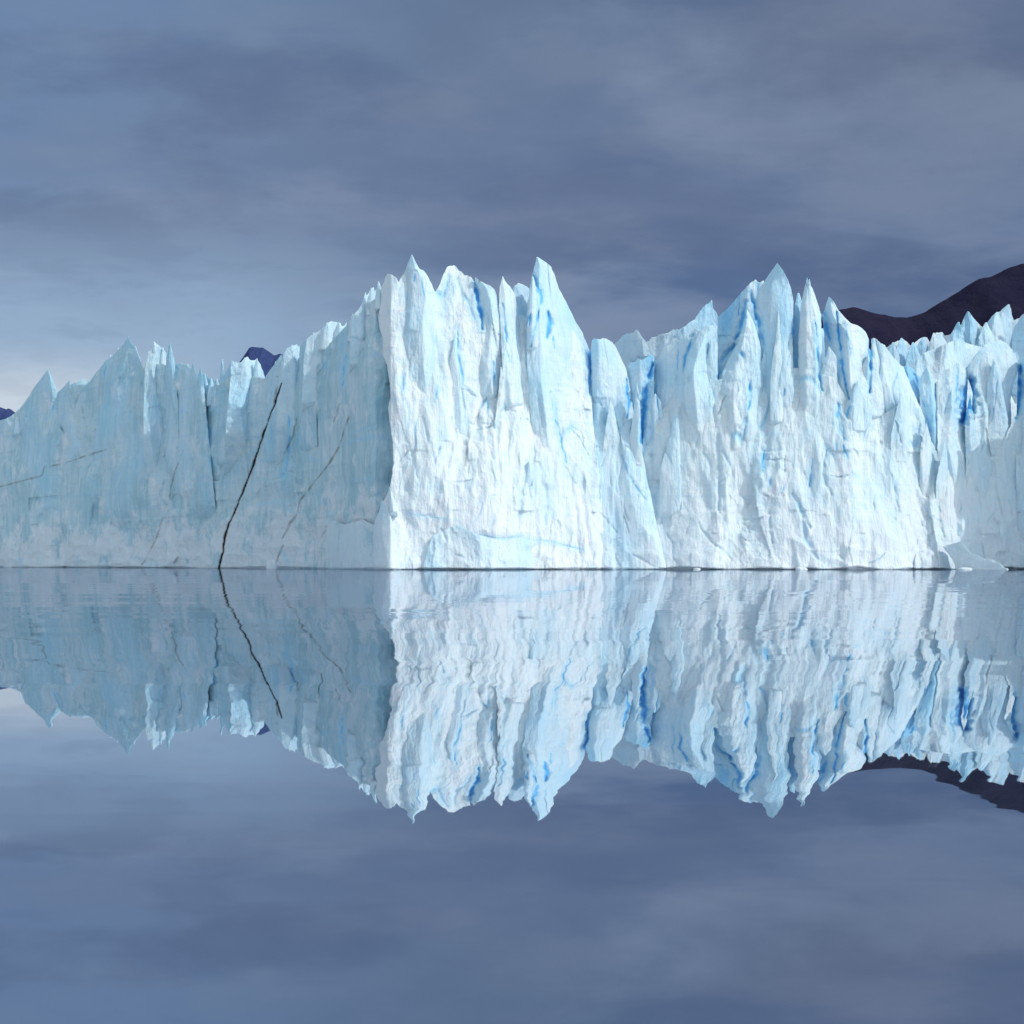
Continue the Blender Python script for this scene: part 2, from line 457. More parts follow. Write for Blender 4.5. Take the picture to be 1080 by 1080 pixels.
def water_material():
    m = bpy.data.materials.new("still_lake_water")
    m.use_nodes = True
    t = NT(m.node_tree)
    geo = t.n('ShaderNodeNewGeometry')
    P = geo.outputs['Position']

    def layer(sx, sy, off, ax, ay, detail):
        mp = t.n('ShaderNodeMapping')
        t.l(P, mp.inputs[0])
        mp.inputs['Scale'].default_value = (sx, sy, 1)
        mp.inputs['Location'].default_value = off
        nz = t.noise(mp.outputs[0], 1.0, detail, 0.5, 0.3, out=1)
        v = t.vmath('SUBTRACT', nz, (0.5, 0.5, 0.5))
        return t.vmath('MULTIPLY', v, (ax, ay, 0))
    v = layer(0.22, 1.5, (0, 0, 0), 0.065, 0.0105, 3)
    mp = t.n('ShaderNodeMapping')
    t.l(P, mp.inputs[0])
    mp.inputs['Scale'].default_value = (0.02, 0.05, 1)
    wind = t.step(t.noise(mp.outputs[0], 1.0, 3, 0.5), 0.36, 0.66)
    v = t.vmath('MULTIPLY', v, wind)
    v = t.vmath('ADD', v, layer(0.06, 0.42, (5, 9, 0), 0.075, 0.0095, 3))
    v = t.vmath('ADD', v, layer(0.03, 0.12, (2, 3, 0), 0.062, 0.0050, 2))
    nrm = t.vmath('NORMALIZE', t.vmath('ADD', geo.outputs['Normal'], v))
    g = t.n('ShaderNodeBsdfGlossy')
    g.inputs['Color'].default_value = (0.78, 0.81, 0.855, 1)
    g.inputs['Roughness'].default_value = 0.012
    t.l(nrm, g.inputs['Normal'])
    df = t.n('ShaderNodeBsdfDiffuse')
    df.inputs['Color'].default_value = (0.10, 0.16, 0.24, 1)
    mx = t.n('ShaderNodeMixShader')
    mx.inputs[0].default_value = 0.07
    t.l(g.outputs[0], mx.inputs[1])
    t.l(df.outputs[0], mx.inputs[2])
    o = t.n('ShaderNodeOutputMaterial')
    t.l(mx.outputs[0], o.inputs[0])
    return m


def rock_material(name, c0, c1, c2, snow=0.0):
    m = bpy.data.materials.new(name)
    m.use_nodes = True
    t = NT(m.node_tree)
    geo = t.n('ShaderNodeNewGeometry')
    P = geo.outputs['Position']
    a1 = t.noise(P, 0.004, 8, 0.6, 0.5)
    a2 = t.noise(P, 0.02, 7, 0.65, 0.3)
    c = t.mix(t.step(a1, 0.38, 0.62), c0, c1)
    c = t.mix(t.math('MULTIPLY', t.step(a2, 0.48, 0.66), 0.7), c, c2)
    if snow:
        mp = t.n('ShaderNodeMapping')
        t.l(P, mp.inputs[0])
        mp.inputs['Scale'].default_value = (1, 1, 0.4)
        mp.inputs['Rotation'].default_value = (0, 0.6, 0)
        s = t.step(t.noise(mp.outputs[0], 0.009, 9, 0.7, 0.8), 0.58, 0.64)
        c = t.mix(t.math('MULTIPLY', s, snow), c, (0.45, 0.5, 0.62))
    p = t.n('ShaderNodeBsdfPrincipled')
    t.l(c, p.inputs['Base Color'])
    p.inputs['Roughness'].default_value = 0.95
    p.inputs['Specular IOR Level'].default_value = 0.1
    bp = t.n('ShaderNodeBump')
    bp.inputs['Strength'].default_value = 0.6
    bp.inputs['Distance'].default_value = 30
    t.l(a2, bp.inputs['Height'])
    t.l(bp.outputs[0], p.inputs['Normal'])
    o = t.n('ShaderNodeOutputMaterial')
    t.l(p.outputs[0], o.inputs[0])
    return m


ICE = ice_material()
WATER = water_material()
HAZY_DARK = rock_material("dark_hazy_rock", (0.014, 0.0135, 0.040), (0.019, 0.017, 0.043), (0.011, 0.0115, 0.037))  # dark rock with blue distance haze painted into its colour
HAZY_BLUE = rock_material("blue_hazy_rock", (0.035, 0.060, 0.17), (0.046, 0.075, 0.20), (0.027, 0.045, 0.14), snow=0.5)  # the strong blue is air haze painted into the rock colour


# ------------------------------------------------------------------ mesh helpers
def link_mesh(name, verts, faces, mat, parent=None, attrs=None, smooth=True):
    me = bpy.data.meshes.new(name)
    verts = np.asarray(verts, np.float32)
    faces = np.asarray(faces, np.int32)
    me.vertices.add(len(verts))
    me.vertices.foreach_set('co', verts.ravel())
    nf, k = faces.shape
    me.loops.add(nf * k)
    me.loops.foreach_set('vertex_index', faces.ravel())
    me.polygons.add(nf)
    me.polygons.foreach_set('loop_start', np.arange(0, nf * k, k, dtype=np.int32))
    me.update(calc_edges=True)
    me.validate()
    me.polygons.foreach_set('use_smooth', np.full(len(me.polygons), smooth))
    for k2, v in (attrs or {}).items():
        at = me.attributes.new(k2, 'FLOAT', 'POINT')
        at.data.foreach_set('value', np.asarray(v, np.float32))
    me.materials.append(mat)
    o = bpy.data.objects.new(name, me)
    scene.collection.objects.link(o)
    if parent:
        o.parent = parent
    return o


def grid_faces(nu, nv, off=0, flip=False):
    i = np.arange(nv * nu).reshape(nv, nu) + off
    q = np.stack([i[:-1, :-1], i[:-1, 1:], i[1:, 1:], i[1:, :-1]], -1).reshape(-1, 4)
    return q[:, ::-1] if flip else q


# ------------------------------------------------------------------ water and ground
ys = np.concatenate([[-3000, -600, -100, -20, 0, 1.0], np.geomspace(1.5, 232, 200), [260, 400, 900, 3000, 12000]])
xs = np.concatenate([[-9000, -2500, -900], np.linspace(-400, 400, 41), [900, 2500, 9000]])
KD = 0.125   # the lake lies in a very shallow dish: 0.8 m over 230 m
yy = np.clip(ys, 2.0, 230.0)
zs = HC - HC * (230.0 / yy) ** KD
X, Y = np.meshgrid(xs, ys)
Z = np.repeat(zs[:, None], len(xs), 1)
water = link_mesh("water", np.stack([X, Y, Z], -1).reshape(-1, 3), grid_faces(len(xs), len(ys)), WATER)
water['kind'] = 'structure'

# ------------------------------------------------------------------ mountains
def mountain(name, prof, dist, depth, mat, amp, rough_px=0.6, seed=0, nx=260, nz=60, rise=0.0):
    """ridge traced against the sky at its true distance, falling away towards and from the viewer"""
    px = np.linspace(prof[0][0], prof[-1][0], nx)
    top = np.interp(px, [p[0] for p in prof], [p[1] for p in prof])
    top = top + rough_px * fbm(px / 9.0, px * 0 + seed, px * 0, 4)
    Xr = (px - 540) / F * dist
    Zr = HC + (HY - top + rise) / F * dist
    t = np.linspace(-1, 1, nz)[:, None]
    s = np.abs(t)
    zz = Zr[None, :] * (1 - s) ** 1.15 - 20 * s
    yy = dist + t * depth * (0.5 + 0.5 * Zr[None, :] / Zr.max())
    xx = Xr[None, :] * np.ones_like(t)
    nzv = fbm(xx / amp / 5, yy / amp / 5, zz / amp / 5 + seed, 5, 0.55)
    gull = np.abs(perlin(xx / amp / 2.2 + 4, yy / amp / 9, zz * 0 + seed))
    yy = yy + np.where(s > 0.02, (nzv * amp * 1.6 - gull * amp * 1.4) * np.minimum(1, s * 5), 0)
    zz = zz - np.where(s > 0.02, gull * amp * 0.25 * np.minimum(1, s * 4), 0)
    o = link_mesh(name, np.stack([xx, yy, zz], -1).reshape(-1, 3), grid_faces(nx, nz), mat)
    o['kind'] = 'structure'
    return o


mountain("mountain", [(760, 480), (830, 352), (868, 330), (884, 326), (890, 325), (897, 323), (905, 325), (914, 328), (921, 330), (932, 332),
                      (944, 334), (955, 334.5), (964, 332), (975, 328), (986, 320), (997, 314), (1010, 306), (1020, 299), (1030, 293), (1035, 292),
                      (1042, 291), (1052, 286), (1062, 281), (1072, 278), (1080, 276), (1120, 262), (1200, 258), (1300, 300), (1420, 480)],
         2600, 900, HAZY_DARK, 60, seed=3, rise=3.5)
mountain("mountain", [(180, 470), (225, 420), (246, 392), (254, 377), (259, 370), (264, 363), (268, 362), (278, 362.5), (284, 367), (290, 371),
                      (296, 369), (300, 371), (306, 380), (330, 410), (380, 470)], 6500, 1200, HAZY_BLUE, 70, seed=8)
mountain("mountain", [(-140, 470), (-90, 405), (-50, 398), (-20, 418), (-4, 425), (0, 426), (4, 428), (8, 429), (10, 428), (20, 436), (40, 446), (70, 470)],
         7000, 1200, HAZY_BLUE, 70, seed=15)

# ------------------------------------------------------------------ the glacier
glacier = bpy.data.objects.new("glacier", None)
scene.collection.objects.link(glacier)
glacier.location = (0, 0, 0)
glacier['label'] = "pale blue glacier ending in jagged ice cliffs that rise straight out of the still lake"
glacier['category'] = "glacier"
BLANK = {}


def solid(name, L, Rr, T=None, off=0.0, thick=9.0, bulge=1.0, lean=4.0, rel=1.0, seed=0, label=None, parent=None, foot=0.0,
          clear=0.0, base=612.0, jag=0.7, sink=0.0, dens=0.95, turn=0.0, colw=1.0, slits=True, wet=True, crown=0.6, ridge=False, tint=0.0, tuck=None, face=None, taper=0.0, grime=0.0):  # clear sets the share of painted shade tone
    """one closed body of ice. L, Rr: left and right outline, T: crest, all traced in the photo and set at their own distance.
    The front carries real relief (columns, flutes, facets, crevasses); the body has depth behind it."""
    seed = seed or (hash_name(name) + int(L[0][0]) * 3 + int(L[-1][1]))
    ybase = min(base, max(p[1] for p in L))
    ytop = T and min(p[1] for p in T) or min(p[1] for p in L + Rr)
    wpx = max(abs(chain(Rr, yv) - chain(L, yv)) for yv in np.linspace(ybase, ytop, 20))
    nu = int(max(10, wpx * dens)) + 1
    nv = int(max(14, (ybase - ytop) * dens)) + 1
    u = np.linspace(0, 1, nu)
    if T:
        xt = np.array([p[0] for p in T], float)
        yt = np.array([p[1] for p in T], float)
        lt, rt = chain(L, yt), chain(Rr, yt)
        ut = np.clip((xt - lt) / np.maximum(rt - lt, 1e-3), 0, 1)
        o_ = np.argsort(ut, kind='stable')
        top = np.interp(u, ut[o_], yt[o_])
        top = top + jag * 0.9 * fbm(u * wpx / 3.2, u * 0 + seed * .37, u * 0, 3) - jag * 0.5 * np.abs(perlin(u * wpx / 1.7, u * 0 + seed, u * 0 + 2.2))
    else:
        top = np.full(nu, ytop, float)
    v = np.linspace(0, 1, nv)[:, None]
    py = ybase + (top[None, :] - ybase) * v
    lx, rx = chain(L, py), chain(Rr, py)
    edge = jag * 0.8 * (fbm(py / 7.0, py * 0 + seed, py * 0, 3) * (1 - u[None, :]) + fbm(py / 7.0, py * 0 + seed + 9, py * 0, 3) * u[None, :])
    px = lx + (rx - lx) * u[None, :] + edge * np.minimum(1, (rx - lx) / 8)
    d0 = front_distance(px)
    X0, Z0 = (px - 540) / F * d0, HC + (HY - py) / F * d0
    # ---- relief (metres, positive = away from the viewer)
    wx = X0 + 1.6 * perlin(X0 / 9, Z0 / 14, seed * .31) + d0 * 0.5
    s1 = seed * 0.173
    c1_ = np.abs(perlin(wx / (6.0 * colw) + 0.3 * perlin(wx / 5, Z0 / 7, s1 + 41), Z0 / 26, s1))
    c2_ = np.abs(perlin(wx / (2.9 * colw), Z0 / 13, s1 + 5))
    col = -c1_ * 1.7 + c2_ * 1.2
    fl = facets(wx / 4.2 + 0.12 * Z0 / 4, Z0 / 11.0, seed % 97, .85, .22)
    fs = facets(wx / 1.7 + 0.35 * perlin(wx / 3, Z0 / 3, 2.0), Z0 / 3.4, seed % 89 + 7, .8, .25)
    sm = fbm(wx / 1.2, Z0 / 2.2, s1 + 3, 3)
    big = fbm(wx / 17, Z0 / 38, s1 + 11, 2) * 2.6
    low = np.clip((14 - Z0) / 14, 0, 1)
    rough = np.clip(0.75 + 1.1 * perlin(wx / 10, Z0 / 20, s1 + 31), 0.25, 1.35)
    relief = rel * (big + col * (1 - 0.45 * low) + rough * (fl * 2.0 + fs * 1.15 + sm * 0.30))
    relief += rel * low * 0.9 * facets(wx / 2.6 + Z0 * 0.25, Z0 / 2.6 - wx * 0.1, seed % 71 + 3, .9, .5)
    hh = (ybase - py) / max(ybase - ytop, 1)
    uu = (px - lx) / np.maximum(rx - lx, 1e-3) * 2 - 1
    if ridge:   # two or three flat faces meeting in a wandering edge
        rr = np.random.RandomState(seed % 9999)
        hw = np.minimum((rx - lx) / 2 / F * d0, 9.0)
        u0 = rr.uniform(-.45, .35) + 0.35 * perlin(Z0 / 11, Z0 * 0, s1 + 2)
        sl, sr = rr.uniform(.35, .9), rr.uniform(.25, .7)
        q = np.where(uu > u0, (uu - u0) * sr, (u0 - uu) * sl)
        u1 = u0 + rr.uniform(.4, .7)
        q = np.maximum(q, (uu - u1) * 1.5)
        q = np.maximum(q, (u0 - .55 - uu) * 1.6)
        relief += bulge * hw * q
    else:
        relief += bulge * np.clip(np.abs(uu), 0, 1) ** 2.6 * (1.0 + 1.6 * hh)
    relief += turn * uu
    if face is not None:      # a block that stands at its own angle to the front
        pm = 0.5 * (px.min() + px.max())
        dm = float(front_distance(pm))
        relief += (dm - d0) + (X0 - (pm - 540) / F * dm) * math.tan(R(face))
    if tuck:
        relief += tuck[2] * np.clip((px - tuck[0]) / (tuck[1] - tuck[0]), 0, 1)
    relief += lean * (np.maximum(Z0, 0) / 55.0) ** 1.3
    relief -= foot * np.clip(1 - Z0 / 16.0, 0, 1) ** 1.6
    if taper:
        relief += taper * (1 - hh) ** 1.2
    if not wet:     # the root of a flake merges into the ice behind it
        relief += 7.0 * np.clip((0.16 - hh) / 0.16, 0, 1) ** 1.3
    if sink:
        relief += sink * np.clip((py - (ybase - 0.45 * (ybase - ytop))) / (0.45 * (ybase - ytop)), 0, 1) ** 1.4
    blue = np.clip(tint * (0.55 + 0.6 * hh) * (1 + 1.3 * fbm(wx / 6, Z0 / 16, s1 + 8, 2)), 0, .5)
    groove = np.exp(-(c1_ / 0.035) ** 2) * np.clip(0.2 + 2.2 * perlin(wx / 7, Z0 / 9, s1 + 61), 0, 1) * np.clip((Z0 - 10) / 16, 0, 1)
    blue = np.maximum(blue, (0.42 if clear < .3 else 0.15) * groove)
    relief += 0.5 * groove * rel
    dirt_dark = np.clip(grime * (0.6 + 1.5 * fbm(wx / 5, Z0 / 4, s1 + 17, 4)), 0, .35)  # dirty ice of the back ridges, with some of their shade painted in
    if slits:
        wob = 1.1 * fbm(py / 9.0, px / 9.0, 3.3, 2)
        for pts, hw, dep, b in SLITS:
            x0, x1 = min(p[0] for p in pts) - 8, max(p[0] for p in pts) + 8
            y0, y1 = min(p[1] for p in pts) - 8, max(p[1] for p in pts) + 8
            if x1 < px.min() or x0 > px.max() or y1 < py.min() or y0 > py.max():
                continue
            dd, tt = seg_dist(px + wob, py, pts)
            wv = (1.3 if b >= .75 else 0.95) * hw * (0.4 + 0.75 * np.sin(np.pi * np.clip(tt, .06, .94))) * (1 + 0.5 * perlin(py / 5, px / 5, 8.8))
            k = np.clip(1 - dd / np.maximum(wv * 1.25, .4), 0, 1)
            gap = np.clip(0.9 + 1.2 * perlin(py / 11, px / 30, 2.2), 0.25, 1)
            k = k * gap
            relief += dep * k ** 0.8 * (0.34 if dep > 4 else 0.26)
            blue = np.maximum(blue, b * np.clip(k * 1.3, 0, 1) ** 1.15)
            halo = np.clip(1 - dd / (wv * 3.6 + 3), 0, 1) ** 1.5
            blue = np.maximum(blue, 0.46 * b * halo)
        for pts, hw, st in SEAMS:
            dd, tt = seg_dist(px + 0.9 * fbm(py / 9.0, px / 9.0, 1.3, 3), py, pts)
            wv = hw * (0.85 + 0.8 * perlin(py / 15, px / 15, 4.4) + 0.2 * perlin(py / 4, px / 4, 4.4)) * ((1.15 - 0.75 * np.clip((470 - py) / 70, 0, 1)) if st > .8 else 1.15)
            k = np.clip(1.25 - dd / np.maximum(wv, .3), 0, 1)
            gate = 1.0 if st > .8 else np.clip(0.75 + 1.2 * perlin(py / 8, px / 8, 6.1), 0, 1)
            dirt_dark = np.maximum(dirt_dark, st * np.clip(k * 1.4, 0, 1) * gate)
            if st > .8:
                relief += 1.2 * k
    if wet:   # the lake has melted a notch at the waterline
        notch = np.clip((0.30 + 0.55 * perlin(wx / 7, X0 * 0, 1.0) - Z0) / 0.25, 0, 1)
        relief += 1.6 * notch * np.clip(0.9 + 0.9 * perlin(wx / 8, X0 * 0, 7.7), 0.3, 1.4)
    D = d0 + off + relief
    pos = lambda DD: np.stack([(px - 540) / F * DD, DD, HC + (HY - py) / F * DD], -1)
    # ---- depth behind the front: a thin crest that thickens downwards
    below = (py - top[None, :]) / F * d0
    if T is None:
        half = np.minimum(px - lx, rx - px) / F * d0
        tk = crown + np.minimum(thick, 1.1 * np.maximum(half, 0) + 0.12 * below)
    else:
        tk = crown + np.minimum(thick, 0.55 * below)
    tk[:, 0] *= .8
    tk[:, -1] *= .8
    front, back = pos(D), pos(D + tk + 0.35 * fbm(wx / 2, Z0 / 3, s1 + 21, 2))
    n = nu * nv
    faces = [grid_faces(nu, nv), grid_faces(nu, nv, n, True)]
    idx = np.arange(n).reshape(nv, nu)

    def strip(e, flip):
        q = np.stack([e[:-1], e[1:], e[1:] + n, e[:-1] + n], -1)
        return q[:, ::-1] if flip else q
    faces += [strip(idx[:, 0], False), strip(idx[:, -1], True), strip(idx[-1, :], False), strip(idx[0, :], True)]
    shade_amt = np.full(px.shape, 0.0) + clear
    at = {'blue': np.tile(blue.ravel(), 2), 'dirt_dark': np.tile(dirt_dark.ravel(), 2), 'clear': np.tile(shade_amt.ravel(), 2)}
    ob = link_mesh(name, np.concatenate([front.reshape(-1, 3), back.reshape(-1, 3)]), np.concatenate(faces), ICE, parent or glacier, at)
    if label:
        ob['label'] = label
    return ob


def hash_name(s):
    return sum(ord(c) * (i + 1) for i, c in enumerate(s)) % 977


def spire(L, Rr, **kw):
    kw.setdefault('sink', 2.8)
    kw.setdefault('rel', 0.6)
    kw.setdefault('wet', False)
    kw.setdefault('ridge', True)
    kw.setdefault('tint', 0.16)
    return solid(kw.pop('name', 'serac'), L, Rr, **kw)


# -- left flank, turned away from the sun
A_TOP = [(-420, 470), (-350, 452), (-270, 460), (-200, 444), (-130, 452), (-60, 436), (-20, 446), (0, 444), (10, 440), (20, 432), (27, 426), (36, 418), (48, 414), (60, 414), (66, 411), (80, 408),
         (92, 406), (98, 398), (110, 386), (118, 383), (124, 378), (132, 372), (145, 378), (152, 388), (160, 384), (172, 384), (185, 388), (200, 396),
         (208, 402), (222, 408), (235, 404), (244, 396), (262, 396), (279, 399), (292, 388), (305, 384), (318, 376), (328, 380), (334, 384), (337, 374), (346, 365),
         (354, 355), (364, 345), (372, 332), (382, 322), (393, 317), (402, 311), (425, 306)]
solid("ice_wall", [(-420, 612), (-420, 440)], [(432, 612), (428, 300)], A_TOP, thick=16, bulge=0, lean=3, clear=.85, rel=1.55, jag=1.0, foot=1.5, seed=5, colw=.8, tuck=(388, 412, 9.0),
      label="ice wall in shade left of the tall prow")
shade_amt = .8
spire([(18, 560), (16, 470), (20, 432), (27, 423), (38, 406), (50, 390)], [(74, 560), (66, 470), (63, 420), (60, 411), (55, 399), (51, 390)], off=-2.2, clear=shade_amt)
spire([(62, 520), (61, 430), (62, 413), (68, 406)], [(100, 520), (97, 430), (95, 406), (93, 401)], T=[(62, 412), (70, 404), (72, 404), (73, 399), (74, 406), (80, 403), (86, 400.5), (92, 400), (94, 405)], off=-1, clear=.6)
spire([(92, 570), (92, 440), (96, 400), (110, 382), (122, 372), (126, 367), (131, 362), (135, 355)], [(160, 570), (155, 440), (150, 384), (146, 374), (143, 366), (139, 362), (135.5, 355)], off=-2.2, clear=shade_amt)
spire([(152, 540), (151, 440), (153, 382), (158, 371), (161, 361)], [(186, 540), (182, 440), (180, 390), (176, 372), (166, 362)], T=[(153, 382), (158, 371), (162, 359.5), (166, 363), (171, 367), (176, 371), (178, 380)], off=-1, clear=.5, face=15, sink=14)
spire([(174, 520), (175, 420), (175, 378), (179, 361)], [(190, 520), (188, 430), (184, 380), (179.5, 361)], off=-2.2, clear=shade_amt)
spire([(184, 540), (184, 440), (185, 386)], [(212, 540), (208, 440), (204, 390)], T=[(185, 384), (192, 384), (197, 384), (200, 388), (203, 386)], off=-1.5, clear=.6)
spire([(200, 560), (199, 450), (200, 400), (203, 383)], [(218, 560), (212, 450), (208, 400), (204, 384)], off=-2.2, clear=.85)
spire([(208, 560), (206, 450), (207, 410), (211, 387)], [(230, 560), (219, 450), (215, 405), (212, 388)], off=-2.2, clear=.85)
spire([(205, 470), (206, 410), (209, 390)], [(246, 470), (244, 410), (240, 396)], T=[(208, 393), (214, 394), (222, 400), (229, 402), (232, 400), (234, 378.5), (235.5, 379), (236, 397), (241, 396)], off=5)
spire([(222, 560), (222, 470), (226, 420), (233, 402), (243, 383)], [(244, 560), (242, 470), (243, 420), (244.5, 383)], off=-.7, base=505, clear=.85)
spire([(236, 520), (238, 450), (243, 400), (244, 381)], [(292, 520), (284, 450), (280, 400), (276, 386)], T=[(243.5, 380), (249, 383), (254, 382), (258, 378), (261, 376), (264, 380), (267, 380), (271, 379), (275, 385), (279, 392)], off=-3, face=24, sink=22, clear=.35, rel=.9)
spire([(276, 560), (278, 450), (280, 397), (290, 383)], [(300, 560), (298, 450), (298, 384), (297, 374)], T=[(280, 392), (286, 387), (291, 381), (297, 374)], off=-1.5, base=505, clear=.85)
spire([(290, 520), (292, 430), (294, 395), (298, 374)], [(330, 520), (324, 430), (320, 380), (316, 366)], T=[(296, 375), (302, 368), (308, 365), (313, 363), (315, 366), (318, 364)], off=-1.5, face=22, sink=16, clear=.35)
spire([(316, 560), (315, 440), (316, 372)], [(338, 560), (334, 440), (336, 380)], T=[(316, 368), (322, 358), (327, 356), (333, 366), (336, 378)], off=-1.5, base=490, clear=.85)
spire([(318, 440), (320, 380), (323, 360)], [(372, 440), (370, 370), (366, 342)], T=[(323, 358), (326, 355), (331, 352), (335, 350), (340, 347), (345, 341), (349, 339), (354, 340), (359.5, 340.5), (360.5, 344), (363, 344), (366, 340)], off=3, face=28)
spire([(368, 400), (370, 340)], [(412, 400), (408, 300)], T=[(371, 334), (378, 327), (381, 321), (384, 314), (385.5, 309), (387, 312), (389, 309), (391, 305), (394, 302.5), (395, 308), (397, 304), (399, 297), (400.5, 298), (402, 306), (407, 300)], off=5, face=25)
for x, y, wl, wr in ((20, 429, 4, 5), (41, 402, 3, 3), (72, 401, 2, 3), (81, 402, 3, 3), (87, 399.5, 3, 4), (108, 384, 5, 4), (117, 374.5, 5, 4), (125, 367, 4, 4), (143, 365, 3, 4), (157, 370, 3, 3),
                     (167, 364, 3, 4), (172, 366, 3, 3), (192, 383, 4, 3), (198, 384, 3, 4), (216, 394, 3, 4), (223, 399, 4, 4), (229, 400, 3, 4), (249, 381.5, 3, 3), (258, 377, 4, 3), (271, 378, 4, 4),
                     (291, 381, 5, 4), (308, 363.5, 5, 4), (331, 350.5, 5, 5), (345, 340, 7, 8), (357, 339.5, 6, 4), (372, 331, 4, 4), (385.5, 308.5, 4, 3), (391.5, 303.5, 4, 3), (399, 296.5, 3, 3)):
    spire([(x - wl * 1.5, y + 34), (x - wl * .9, y + 11), (x - wl * .35, y + 4), (x - .4, y)], [(x + wr * 1.5, y + 34), (x + wr, y + 12), (x + wr * .45, y + 5), (x + .4, y)],
          off=2.5, sink=0, rel=.3, face=14, clear=.2, tint=.16, slits=False, thick=5, seed=int(x) + 400, name='ice_pinnacle')
spire([(346, 612), (345, 565), (347, 551)], [(404, 612), (398, 560), (392, 549)], T=[(346, 552), (352, 549), (362, 553), (372, 551), (383, 548), (393, 553)], off=-2.2, foot=2.5, sink=0, wet=True, clear=.7, label="low broken ice mound at the foot of the shaded wall")

# -- central prow, full in the sun
B_L = [(398, 612), (396, 590), (393, 565), (396, 548), (404, 530), (411, 515), (415, 490), (414, 465), (411, 445), (409, 430), (412, 420),
       (411, 405), (408, 385), (403, 372), (404, 358), (400, 345), (399, 333), (402, 318), (402, 306)]
B_R = [(642, 612), (638, 560), (632, 500), (626, 450), (623, 400), (622, 368)]
B_T = [(402, 304), (404, 299), (407, 291), (409, 289), (414, 290), (418, 293), (420, 298), (424, 291), (428, 286), (434, 284), (442, 288), (447, 289), (451, 293), (455, 299),
       (459, 308), (463, 302), (467, 291), (472, 281), (479, 280), (484, 285), (490, 290), (497, 292), (500, 298), (510, 303), (520, 310), (527, 318), (536, 322), (548, 332), (560, 336), (600, 342), (622, 376)]
solid("ice_wall", B_L, B_R, B_T, thick=14, bulge=0.8, lean=5, foot=1.5, seed=23, rel=.62, label="tall sunlit ice prow in the middle of the front")
spire([(424, 470), (423, 380), (422, 310), (425, 291), (430, 278), (434, 268.5)], [(462, 470), (460, 380), (459, 312), (455, 299), (451, 291), (447, 285.5), (442, 283), (438, 275), (434.5, 268.5)], off=-.6, rel=.4)
spire([(502, 440), (504, 370), (502, 312), (501, 292.5)], [(530, 440), (528, 370), (527, 318), (523, 306), (518, 301), (510, 297), (504, 294)], T=[(501, 292), (504, 294.5), (508, 297), (512, 299.5), (517, 301), (521, 304), (524, 310), (527, 317)], off=-.2, rel=.5)
spire([(532, 450), (529, 370), (526, 322), (527, 303), (530, 291.5)], [(556, 450), (550, 360), (546, 325), (543, 310), (538, 302), (533, 297), (530.5, 291.5)], off=-.9, rel=.45)
spire([(538, 360), (538, 320), (540, 303)], [(564, 360), (562, 320), (558, 303)], T=[(539, 305), (543, 301), (547, 298.5), (551, 299.5), (555, 302), (559, 304)], off=7, rel=.5, tint=.35)
spire([(566, 540), (560, 450), (556, 390), (554, 345), (557, 315), (560, 297), (563, 283), (566, 271.5)], [(636, 540), (627, 450), (623, 400), (622, 369), (618, 361), (614, 350), (607, 339), (600, 324), (594, 313), (589, 303), (585, 290), (581, 281), (577, 277.5), (572, 274), (567, 271)],
      off=-1.4, rel=.5, bulge=.8, sink=5)
spire([(556, 380), (556, 345), (559, 315), (562, 292)], [(568, 380), (568, 345), (567, 315), (563, 292)], off=-3.0, rel=.3)
spire([(446, 612), (447, 592), (452, 576)], [(650, 612), (640, 590), (628, 582)], T=[(447, 578), (455, 566), (464, 561), (472, 558), (483, 553), (492, 559), (505, 564), (520, 568), (545, 567), (570, 571), (600, 577), (628, 583)], off=-2.4, sink=0, wet=True, foot=1, bulge=.6,
      rel=.6, label="low apron of ice along the foot of the sunlit prow")
spire([(409, 545), (410, 528), (410, 514)], [(420, 545), (417, 530), (411.5, 514)], off=-3.4, sink=0, rel=.2)
spire([(396, 612), (394, 580), (394, 555), (400, 538), (402, 529)], [(424, 612), (420, 580), (414, 550), (408, 533), (404, 528)], off=-3.4, sink=0, rel=.5, foot=1.5, wet=True)
spire([(536, 575), (541, 545), (548, 520), (557, 487)], [(578, 575), (574, 545), (570, 515), (560, 487)], off=-1.2, sink=2.5, rel=.5)

# -- recess and the right-hand front
solid("ice_column", [(630, 612), (626, 560), (623, 480), (621.5, 400), (622, 375), (624, 361)], [(706, 612), (694, 560), (682, 500), (674, 460), (666, 420), (662, 395), (660, 388), (655, 378), (650, 367), (646, 360)],
      [(624, 360), (626, 357), (632, 358), (636, 356.5), (641, 358), (646, 361), (650, 366)], off=.8, thick=10, bulge=1.2, rel=.7, foot=2, seed=31, tint=.22, label="blunt pale blue ice column beside the sunlit prow")
spire([(664, 560), (662, 440), (661, 405), (662, 388)], [(700, 560), (692, 470), (690, 430), (690, 385)], T=[(661, 388), (664, 383), (670, 382), (673, 378), (677, 380), (682, 377), (686, 374), (689, 376)], off=1.6, rel=.6, tint=.34)
spire([(640, 470), (645, 380), (648, 362)], [(770, 470), (768, 380), (764, 336)], T=[(648, 363), (654, 357), (660, 352), (664, 352), (668, 350), (672, 347.5), (676, 354), (682, 361), (686, 358), (688, 356), (692, 355), (696, 353), (704, 351), (710, 347.5), (716, 347.5),
      (718, 346), (722, 344), (728, 340), (733, 337), (736, 331), (742, 324), (748, 319), (751, 316), (752, 325), (755, 329), (758, 335), (763, 336)], off=14, sink=0, rel=.7, jag=1.1, grime=.07, label="ragged ice ridge set back behind the front")
C_T = [(684, 470), (700, 430), (720, 410), (760, 400), (800, 396), (840, 388), (880, 398), (896, 425), (910, 432), (918, 424), (926, 416), (934, 436), (945, 428), (958, 430), (972, 446), (985, 470), (1004, 500)]
